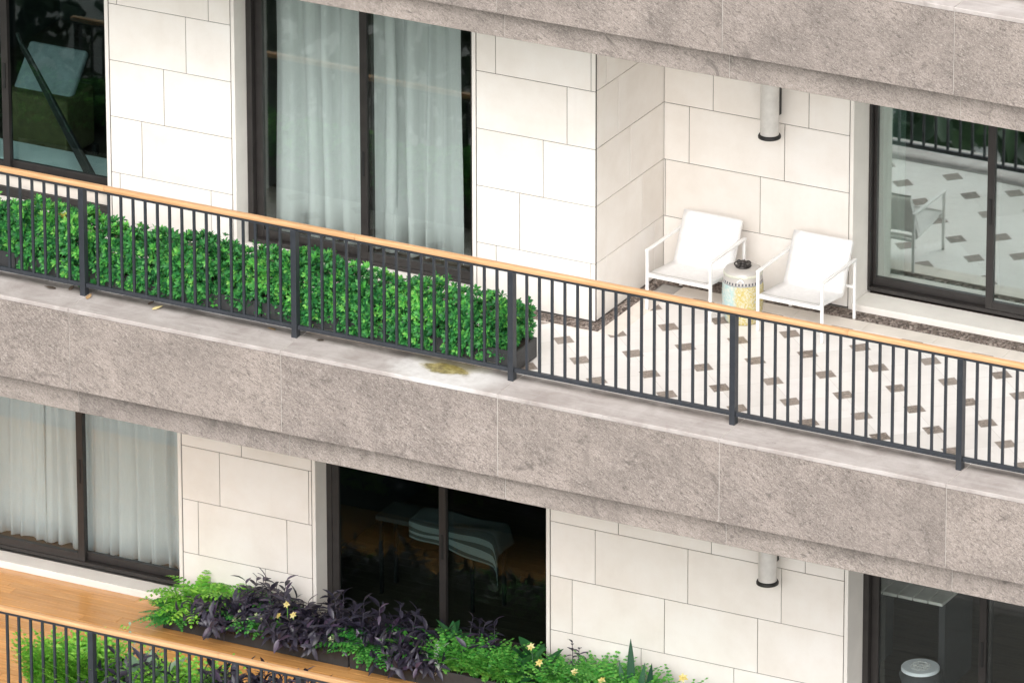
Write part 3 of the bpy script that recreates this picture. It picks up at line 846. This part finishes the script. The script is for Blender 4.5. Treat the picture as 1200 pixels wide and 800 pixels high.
# cloth: lies on the top and hangs over the front edge and the right end
m = MB(); nu, nv = 26, 22; uv = []
for i in range(nv+1):
    v = i/nv
    for j in range(nu+1):
        u = j/nu
        x = -.25+1.02*u; s_ = v*.95
        top_x = min(x, .60); over_x = max(0, x-.60)
        if s_ < .30: yy, zz = .08-s_, 0.
        else: yy, zz = -.255-.012*math.sin(u*15), -(s_-.30)*(.22+.28*u)
        zz += .012*math.sin(u*9+v*5)+.010*math.sin(v*17+u*4)
        zz -= over_x*1.0
        yy += .05*math.sin(over_x*18)*v
        m.v.append((top_x+over_x*.35, yy, zt+.034+zz)); uv.append((u, v))
for i in range(nv):
    for j in range(nu):
        a = i*(nu+1)+j; m.f.append((a, a+1, a+nu+2, a+nu+1)); m.m.append(0)
o = m.build('striped_cloth', M['cloth'], smooth=True); o.location = t1.location
lay = o.data.uv_layers.new(name='UVMap')
for lp in o.data.loops: lay.data[lp.index].uv = uv[lp.vertex_index]
sd = o.modifiers.new('cloth', 'SOLIDIFY'); sd.thickness = .006
tag(o, 'grey and white striped cloth draped over the table indoors', 'cloth')
# slatted table and round table behind the lower right window
t2 = empty('slatted_table', (1.72, 4.62, Z0L+.07)); tag(t2, 'pale slatted table inside the lower right window', 'table')
zt = -3.20-(Z0L+.07)
m = MB()
for i in range(6): m.box(-.42+i*.150, -.42+i*.150+.138, -.30, .45, zt-.03, zt)
m.build('tabletop', M['pale_slat'], t2, bevel=.003)
for x in (-.36, .42):
    m = MB(); m.box(x-.03, x+.03, -.20, .38, 0, zt-.031); m.build('leg', M['room_dark'], t2)
t3 = empty('round_table', (2.215, 3.82, Z0L+.07)); tag(t3, 'small round white topped table behind the lower right window', 'table')
zt = -3.60-(Z0L+.07)
m = MB(); m.lathe([(.0005, zt), (.165, zt), (.172, zt-.01), (.172, zt-.03), (.15, zt-.035)], k=36); m.build('tabletop', M['white_box'], t3, smooth=False)
m = MB(); m.lathe([(.155, zt-.036), (.185, zt-.06), (.19, zt-.075), (.15, zt-.2), (.11, .1), (.13, .0)], k=36); m.build('base', M['room_dark'], t3, smooth=True)
m = MB()
for i in range(9):
    a = i*.698; q = [(.06*math.cos(a)+.035*math.cos(b*.7854), .06*math.sin(a)+.035*math.sin(b*.7854), zt+.003) for b in range(9)]
    m.tube(q, .003, 4, cap=False)
m.build('top_ornament', M['grey_metal'], t3)

# ------------------------------------------------------------------ lower planters and plants
def planter(x0, x1, y0, y1, h, label, group):
    r = empty('planter_box', ((x0+x1)/2, (y0+y1)/2, -H+.007)); tag(r, label, 'planter', group)
    a, b = x0-r.location.x, x1-r.location.x; c, d = y0-r.location.y, y1-r.location.y; t_ = .014
    m = MB(); m.box(a, b, c, c+t_, 0, h); m.box(a, b, d-t_, d, 0, h); m.box(a, a+t_, c+t_, d-t_, 0, h); m.box(b-t_, b, c+t_, d-t_, 0, h)
    m.build('box', M['planter'], r, bevel=.003)
    m = MB(); m.box(a+t_, b-t_, c+t_, d-t_, .01, h-.025); m.build('soil', M['soil'], r)
PG = 'charcoal planter boxes along the lower wall'
PH = .170
planter(-4.815, -2.90, 2.60, 2.98, PH, 'charcoal planter box on the deck holding ferns beside the curtained window', PG)
planter(-2.885, -.97, 2.60, 2.98, PH, 'charcoal planter box under the dark window with the striped cloth', PG)
planter(-.955, 1.05, 2.60, 2.98, PH, 'charcoal planter box against the limestone wall below the wall light', PG)
planter(-4.98, -3.20, .50, .86, PH, 'charcoal planter box behind the deck railing full of bright ferns', 'planter boxes behind the deck railing')
planter(-3.185, -1.35, .50, .86, PH, 'charcoal planter box behind the deck railing full of purple plants', 'planter boxes behind the deck railing')
SOIL = -H+.007+PH-.025
UPV = Vector((0,0,1))
def frond(mb, base, az, L, rise, n=13, pl=.055, pw=.016, mi=0, end=-.35):
    h = Vector((math.cos(az), math.sin(az), 0)); side = Vector((-h.y, h.x, 0))
    prev = None; pts = []
    for i in range(n+1):
        t_ = i/n
        th = rise*(1-t_)+end*t_
        p = base.copy() if prev is None else prev+(h*math.cos(th)+UPV*math.sin(th))*(L/n)
        d = (h*math.cos(th)+UPV*math.sin(th)); nn = side.cross(d) if side.cross(d).z > 0 else d.cross(side)
        if prev is not None:
            l = pl*math.sin(math.pi*(.12+.86*t_)**.8)+.006
            for sgn in (-1, 1):
                dd = (side*sgn+d*.55+nn*rnd.uniform(-.1, .25)).normalized()
                mb.leaf(p, dd, nn, l*rnd.uniform(.85, 1.1), pw, lanc, .2, .25, 2, mi)
        prev = p; pts.append(p)
    mb.leaf(prev, d, nn, .03, pw, lanc, .2, .1, 2, mi)
    mb.tube(pts, .0032, 3, mi, .0012, cap=False)
def plant(name, label, cat, loc, fill, mats, group=None):
    r = Vector(loc); mb = MB(); fill(mb)
    o = mb.build(name, mats, smooth=True); o.location = r
    return tag(o, label, cat, group)
def fern(nf, L, spread=1., rise=(.7, 1.35), pl=.055, pw=.016):
    def f(mb):
        for i in range(nf):
            az = rnd.uniform(0, 6.28); b = Vector((rnd.uniform(-.05, .05)*spread, rnd.uniform(-.05, .05)*spread, 0))
            frond(mb, b, az, L*rnd.uniform(.6, 1.1), rnd.uniform(*rise), 12, pl*rnd.uniform(.8, 1.1), pw)
    return f
def purple(ns, L, sx=.12, sy=.10, tall=0, leafL=.085):
    def f(mb):
        for i in range(int(ns*1.25)):
            b = Vector((rnd.uniform(-sx, sx), rnd.uniform(-sy, sy), 0)); tl = rnd.uniform(.1, 1.15); az = rnd.uniform(0, 6.28); ll = L*rnd.uniform(.45, .95)
            if i < tall: tl = rnd.uniform(0, .25); ll = L*rnd.uniform(1.15, 1.45)
            d = Vector((math.sin(tl)*math.cos(az), math.sin(tl)*math.sin(az), math.cos(tl)))
            mb.tube([b, b+d*ll*.5, b+d*ll], .005, 5, 0, .003)
            n = max(5, int(ll/.034))
            for k in range(n):
                t_ = .35+.65*k/(n-1)
                p = b+d*ll*t_; a2 = k*2.6+rnd.uniform(-.4, .4)
                u = d.orthogonal().normalized(); w_ = d.cross(u)
                o_ = (u*math.cos(a2)+w_*math.sin(a2)); up_ = rnd.uniform(.0, .6) if t_ < .95 else 1.3
                dd = (o_+d*up_).normalized()
                l = leafL*rnd.uniform(.7, 1.2)
                mb.leaf(p, dd, d, l, l*.41, lanc, .36, rnd.uniform(.1, .5), 4, 1 if rnd.random() < .14 else 0)
    return f
def lace(ns, L, sx=.12, sy=.10, end=.25, pl=.042):
    def f(mb):
        for i in range(ns):
            b = Vector((rnd.uniform(-sx, sx), rnd.uniform(-sy, sy), rnd.uniform(0, .06)))
            frond(mb, b, rnd.uniform(0, 6.28), L*rnd.uniform(.5, 1.1), rnd.uniform(1.0, 1.55), 10, pl, .032, 0, end)
    return f
def broad(n, L, W, sx=.05, rise=(.3, 1.1), mi=0):
    def f(mb):
        for i in range(n):
            az = i*2.4+rnd.uniform(-.4, .4); ri = rnd.uniform(*rise)
            d = Vector((math.cos(az)*math.cos(ri), math.sin(az)*math.cos(ri), math.sin(ri)))
            b = Vector((rnd.uniform(-sx, sx), rnd.uniform(-sx, sx), 0)); st_ = d*rnd.uniform(.06, .14)+Vector((0,0,.07))
            mb.tube([b, b+st_*.6, b+st_], .004, 5, mi)
            mb.leaf(b+st_, (d-Vector((0,0,.35))).normalized(), UPV, L*rnd.uniform(.8, 1.15), W*rnd.uniform(.85, 1.1), ovat, .22, .25, 6, mi)
    return f
def blades(spec):
    def f(mb):
        for (x, y, az, lean, L, W) in spec:
            d = Vector((math.cos(az)*math.sin(lean), math.sin(az)*math.sin(lean), math.cos(lean)))
            mb.leaf(Vector((x, y, 0)), d, Vector((.45, -.9, .1)), L, W, lambda t_: max(.03, (1-t_**2.4)*(.65+.6*t_)), .35, .06, 7)
    return f
def flowers(mb, pts, mi, r=.030):
    for p in pts:
        ax = Vector((rnd.uniform(-.4, .4), -.7, .7)).normalized(); u = ax.orthogonal().normalized(); w_ = ax.cross(u)
        mb.tube([Vector((p[0]*.4, p[1]*.4, 0)), Vector(p)-ax*.01], .003, 5, 0)
        for k in range(6):
            a = k*1.047+rnd.uniform(-.1, .1); d = (u*math.cos(a)+w_*math.sin(a)+ax*.45)
            mb.leaf(Vector(p), d, ax, r*rnd.uniform(.9, 1.2), r*.75, ovat, .2, .4, 4, mi)
        for k in range(5):
            a = k*1.257; mb.tube([Vector(p), Vector(p)+ax*.02+(u*math.cos(a)+w_*math.sin(a))*.006], .0015, 4, mi)
def with_flowers(f0, pts, mi=1, r=.030):
    def f(mb): f0(mb); flowers(mb, pts, mi, r)
    return f
def at(x, y=2.78, z=None): return (x, y, SOIL-.005 if z is None else z)
def pale_mix(f0, n, sx, sy, z):
    def f(mb):
        if f0: f0(mb)
        for i in range(n):
            p = Vector((rnd.uniform(-sx, sx), rnd.uniform(-sy, sy), rnd.uniform(z*.5, z)))
            mb.tube([Vector((p.x*.5, p.y*.5, 0)), p], .0025, 4, 0)
            rosette(mb, p, Vector((rnd.uniform(-.5, .5), -.6, 1)), 6, .034, 1, .5)
    return f
PF, PP, PL = 'ferns in the lower planters', 'purple leaved plants in the lower planters', 'lacy green plants in the lower planters'
# --- along the wall, from the curtained window to the wall light
PU = [M['purple'], M['purple_young']]
plant('fern_plant', 'bright green fern at the end of the planter beside the curtained window', 'fern', at(-4.56, 2.80), fern(60, .56, 1.6, (.8, 1.5), .085, .034), M['fern'], PF)
plant('fern_plant', 'deeper green fern drooping over the planter end onto the deck', 'fern', at(-4.70, 2.68), fern(36, .34, 1.4, (.1, .9), .07, .030), M['fern_deep'], PF)
plant('fern_plant', 'light green fern against the wall behind the first purple plant', 'fern', at(-4.28, 2.90), fern(44, .50, 1.4, (.8, 1.5), .08, .032), M['fern'], PF)
plant('purple_plant', 'purple plant sprawling low over the planter edge next to the end fern', 'plant', at(-4.24, 2.59), purple(64, .28, .28, .09, 0, .115), PU, PP)
plant('purple_plant', 'purple plant with the tallest leafy spike against the limestone wall', 'plant', at(-4.02, 2.80), purple(34, .34, .17, .10, 4, .125), PU, PP)
plant('fern_plant', 'deep green fern tuft between the two tall purple spikes', 'fern', at(-3.84, 2.76), fern(64, .48, 1.9, (.7, 1.5), .07, .030), M['fern_deep'], PF)
plant('variegated_plant', 'cream variegated plant hanging over the planter front below the purple spikes', 'plant', at(-3.90, 2.57), pale_mix(None, 30, .15, .06, .19), [M['fern_deep'], M['pale']])
plant('purple_plant', 'purple plant with several upright spikes near the white door jamb', 'plant', at(-3.62, 2.82), purple(36, .33, .19, .09, 5, .125), PU, PP)
plant('flowering_plant', 'green plant with pale yellow blooms among purple leaves', 'plant', at(-3.54, 2.66), with_flowers(broad(12, .13, .07, .07), [(.0, -.03, .34), (-.06, -.08, .24), (.09, -.07, .27)], 1, .034), [M['fern'], M['yellow']])
plant('purple_plant', 'purple plant spilling over the planter under the white door jamb', 'plant', at(-3.36, 2.59), purple(74, .31, .28, .10, 0, .12), PU, PP)
plant('variegated_plant', 'small cream speckled plant low on the planter front under the dark window', 'plant', at(-3.12, 2.57), pale_mix(None, 14, .10, .05, .15), [M['fern_deep'], M['pale']])
plant('purple_plant', 'dense purple plant at the left corner of the dark window', 'plant', at(-3.02, 2.80), purple(64, .37, .22, .12, 4, .125), PU, PP)
plant('fern_plant', 'mid green fern in front of the dark window pane', 'fern', at(-2.74, 2.72), fern(66, .50, 1.9, (.7, 1.5), .07, .030), M['fern_deep'], PF)
plant('purple_plant', 'purple plant in front of the dark window right of its fern', 'plant', at(-2.48, 2.84), purple(44, .36, .20, .10, 3, .125), PU, PP)
plant('variegated_plant', 'green and cream broad leaved plant under the middle of the dark window', 'plant', at(-2.40, 2.64), broad(20, .17, .065, .12), [M['lace']])
plant('purple_plant', 'purple plant hanging over the planter front below the mullion', 'plant', at(-2.30, 2.57), purple(58, .28, .28, .08, 0, .115), PU, PP)
plant('silver_plant', 'small silver leaved plant low at the planter front below the window mullion', 'plant', at(-2.02, 2.60), broad(12, .12, .04, .07, (.3, 1.2)), [M['silver']])
plant('broad_leaf_plant', 'dark green broad leaved plant rising beside the window mullion', 'plant', at(-2.06, 2.84), broad(26, .20, .09, .13, (.5, 1.35)), [M['broad']])
plant('lacy_plant', 'lacy bright green plant in front of the right pane of the dark window', 'plant', at(-1.80, 2.74), lace(150, .36, .22, .14), [M['lace']], PL)
plant('purple_plant', 'small purple sprig against the dark right pane', 'plant', at(-1.70, 2.92), purple(10, .34, .18, .03, 4, .11), PU, PP)
plant('lacy_plant', 'lacy bright green plant at the right edge of the dark window', 'plant', at(-1.42, 2.72), lace(150, .35, .22, .14), [M['lace']], PL)
plant('broad_leaf_plant', 'glossy dark broad leaved plant at the window corner by the limestone wall', 'plant', at(-1.12, 2.86), broad(30, .21, .12, .12, (.4, 1.3)), [M['broad']])
plant('flowering_plant', 'low plant with yellow lily blooms at the window corner', 'plant', at(-1.03, 2.72), with_flowers(broad(14, .15, .06, .09), [(-.06, -.02, .40), (.04, -.05, .28)], 1, .036), [M['broad'], M['yellow']])
plant('lacy_plant', 'lacy green plant against the limestone wall right of the dark window', 'plant', at(-.76, 2.72), lace(150, .33, .22, .14), [M['lace']], PL)
plant('purple_plant', 'single dark purple sprig in front of the limestone wall', 'plant', at(-.74, 2.90), purple(4, .30, .06, .02, 2), PU, PP)
plant('lacy_plant', 'feathery light green plant standing highest against the limestone wall', 'plant', at(-.44, 2.82), lace(130, .44, .15, .11), [M['lace']], PL)
plant('flowering_plant', 'plant with yellow lily blooms below the limestone wall beside the blade leaves', 'plant', at(-.50, 2.62), with_flowers(broad(14, .14, .06, .10), [(-.10, -.02, .30), (.17, -.02, .27)], 1, .036), [M['broad'], M['yellow']])
plant('snake_plant', 'dark pointed blade leaves standing upright against the limestone wall', 'plant', at(-.13, 2.78), blades([(0, 0, 2.2, .05, .62, .095), (.07, -.02, .2, .16, .44, .08), (-.06, .02, 3.1, .18, .40, .07), (.15, .0, .1, .12, .44, .08)]), [M['blade']])
plant('lacy_plant', 'lacy green plant around the foot of the blade leaves', 'plant', at(-.10, 2.66), lace(170, .42, .26, .10), [M['lace']], PL)
plant('flowering_plant', 'low plant with one yellow bloom right of the blade leaves', 'plant', at(.42, 2.74), with_flowers(lace(60, .42, .13, .09), [(.0, -.03, .41)], 1, .042), [M['lace'], M['yellow']])
plant('fern_plant', 'small green fern at the far right end of the wall planter', 'fern', at(.82, 2.78), fern(28, .64, 1.2, (.8, 1.45), .07, .02), M['fern_deep'], PF)
# --- behind the deck railing
plant('lacy_plant', 'bright feathery plant behind the railing at its left planter end', 'plant', at(-4.80, .68), lace(300, .53, .17, .14, .6, .078), [M['fern']], PL)
plant('lacy_plant', 'tall bright feathery plant behind the railing post', 'plant', at(-4.46, .70), lace(330, .58, .18, .14, .6, .078), [M['fern']], PL)
plant('purple_plant', 'dark purple plant behind the railing between feathery plants', 'plant', at(-4.10, .74), purple(40, .56, .13, .09, 0, .12), PU, PP)
plant('lacy_plant', 'thin wispy plant rising just above the wooden handrail', 'plant', at(-4.12, .82), lace(12, .66, .04, .03, .9, .03), [M['greygreen']], PL)
plant('broad_leaf_plant', 'large grey green leaves behind the railing balusters', 'plant', at(-3.84, .68), broad(11, .40, .19, .07, (.9, 1.4)), [M['greygreen']])
plant('lacy_plant', 'bright feathery plant behind the railing right of the grey leaves', 'plant', at(-3.50, .68), lace(340, .56, .24, .14, .6, .078), [M['fern']], PL)
plant('purple_plant', 'purple plant behind the railing beside the last feathery plant', 'plant', at(-3.00, .68), purple(80, .66, .22, .12, 0, .125), PU, PP)
plant('purple_plant', 'purple plant behind the railing under the handrail seam', 'plant', at(-2.56, .68), purple(80, .66, .22, .12, 0, .125), PU, PP)
plant('variegated_plant', 'pale speckled plant behind the railing among purple leaves', 'plant', at(-2.16, .70), pale_mix(None, 40, .16, .10, .52), [M['fern_deep'], M['pale']])
plant('purple_plant', 'purple plant at the right end of the planter behind the railing', 'plant', at(-1.75, .68), purple(70, .66, .20, .12, 0, .125), PU, PP)

# ------------------------------------------------------------------ fallen leaves on the coping
def fallen(x, y, z, L, mat, label, n=1):
    m = MB()
    for i in range(n):
        a = rnd.uniform(0, 6.28); m.leaf(Vector((rnd.uniform(-.03, .03)*(n > 1), rnd.uniform(-.02, .02)*(n > 1), .004)), Vector((math.cos(a), math.sin(a), .1)), UPV, L, L*.45, ovat, .35, -.12, 5)
    o = m.build('fallen_leaf', mat, smooth=True); o.location = (x, y, z); sd = o.modifiers.new('t', 'SOLIDIFY'); sd.thickness = .0015
    tag(o, label, 'leaf', 'fallen leaves on the granite coping')
fallen(-3.53, .30, 0, .10, M['dry_yellow'], 'pale yellow fallen leaf lying on the coping under the hedge')
fallen(-3.62, .385, 0, .07, M['dry_dark'], 'small dark fallen leaf close to the bottom rail left of the yellow leaf')
fallen(-4.52, .33, 0, .10, M['dry_dark'], 'dark curled leaf on the coping left of the first railing post')
fallen(-4.40, .36, 0, .08, M['dry_dark'], 'dark dry leaf tucked under the bottom rail by the first post')
fallen(-4.16, .25, 0, .09, M['dry'], 'brown dry leaf on the coping right of the first railing post')
fallen(-2.36, .385, 0, .07, M['dry'], 'brown dry leaf under the bottom rail beside the second post')
fallen(-1.88, .37, 0, .07, M['dry_dark'], 'dark dry leaf right of the second railing post')
fallen(-5.35, 2.05, -H+.008, .08, M['dry_yellow'], 'small pale leaf lying alone on the wooden deck')

# ------------------------------------------------------------------ ground and the park below (seen in the glass)
m = MB(); m.quad((-1500, -1500, -12.6), (1500, -1500, -12.6), (1500, 1500, -12.6), (-1500, 1500, -12.6)); struct(m, 'ground', M['lawn'])
m = MB(); m.quad((-200, -46, -12.596), (200, -46, -12.596), (200, 3.2, -12.596), (-200, 3.2, -12.596)); struct(m, 'bounce_pavement', M['bounce_paving'])  # unseen pale paving, added to bounce light up onto the walls
m = MB(); r3 = random.Random(11)
for i in range(24):
    cx, cy = r3.uniform(-34, 14), r3.uniform(-42, -11); rad = r3.uniform(2.2, 4.0); cz = -12.6+rad+r3.uniform(1.0, 2.2)
    m.tube([(cx, cy, -12.6), (cx+.2, cy, cz)], .22, 7, 0, .1)
    for k in range(1700):
        v = Vector((r3.gauss(0, 1), r3.gauss(0, 1), r3.gauss(0, .8))).normalized()*rad*r3.uniform(.55, 1.02)*(1+.18*math.sin(k*.7))
        p = Vector((cx, cy, cz))+v; d = Vector((r3.gauss(0, 1), r3.gauss(0, 1), r3.gauss(0, 1))).normalized()
        m.leaf(p, d, v.normalized(), r3.uniform(.28, .5), .24, ovat, .3, .3, 2)
tag(m.build('park_trees', M['tree'], smooth=True), 'tree tops of the park below mirrored in the windows', 'trees', kind='stuff')

# ------------------------------------------------------------------ camera
C = Vector((33.56529029, -63.65288404, 30.0254578)); ph, th, ro = .48347, .38956, -.0025
ph, th, ro = CAM_ANGLES = (0.4835, 0.3896, -0.0025)
fw = Vector((-math.sin(ph)*math.cos(th), math.cos(ph)*math.cos(th), -math.sin(th)))
rt = fw.cross(UPV).normalized(); upv = rt.cross(fw)
Rr = rt*math.cos(ro)+upv*math.sin(ro); Uu = upv*math.cos(ro)-rt*math.sin(ro)
cam = bpy.data.cameras.new('camera'); co = bpy.data.objects.new('camera', cam); COL.objects.link(co)
mw = Matrix(((Rr.x, Uu.x, -fw.x, C.x), (Rr.y, Uu.y, -fw.y, C.y), (Rr.z, Uu.z, -fw.z, C.z), (0,0,0,1)))
co.matrix_world = mw
cam.sensor_width = 36; cam.lens = 10785.8111/1200*36; cam.clip_start = 1; cam.clip_end = 4000
S.camera = co

# ------------------------------------------------------------------ light: bright overcast
W = bpy.data.worlds.new('World'); S.world = W; W.use_nodes = True
nt = W.node_tree; nt.nodes.clear()
sky = nt.nodes.new('ShaderNodeTexSky'); sky.sky_type = 'NISHITA'; sky.sun_disc = False
EL, AZ = 42, 160      # azimuth measured clockwise from +Y
sky.sun_elevation = R(EL); sky.sun_rotation = R(AZ); sky.air_density = 1.; sky.dust_density = 4.; sky.ozone_density = 1.
hs = nt.nodes.new('ShaderNodeHueSaturation'); hs.inputs['Saturation'].default_value = .18
bg = nt.nodes.new('ShaderNodeBackground'); bg.inputs[1].default_value = .15
ou = nt.nodes.new('ShaderNodeOutputWorld')
nt.links.new(sky.outputs[0], hs.inputs['Color']); nt.links.new(hs.outputs[0], bg.inputs[0]); nt.links.new(bg.outputs[0], ou.inputs[0])
sl = bpy.data.lights.new('sun', 'SUN'); sl.energy = 1.0; sl.angle = R(60); sl.color = (1, .965, .925)
so = bpy.data.objects.new('sun', sl); COL.objects.link(so)
sd = Vector((math.sin(R(AZ))*math.cos(R(EL)), math.cos(R(AZ))*math.cos(R(EL)), math.sin(R(EL))))
so.rotation_euler = sd.to_track_quat('Z', 'Y').to_euler(); so.location = sd*60
vs = S.view_settings; S.display_settings.display_device = 'sRGB'
vs.view_transform = 'Standard'; vs.look = 'None'; vs.exposure = .83; vs.gamma = 1; vs.use_curve_mapping = False
S.render.engine = 'CYCLES'; S.cycles.use_denoising = True
S.cycles.max_bounces = 10; S.cycles.transparent_max_bounces = 12; S.cycles.diffuse_bounces = 5
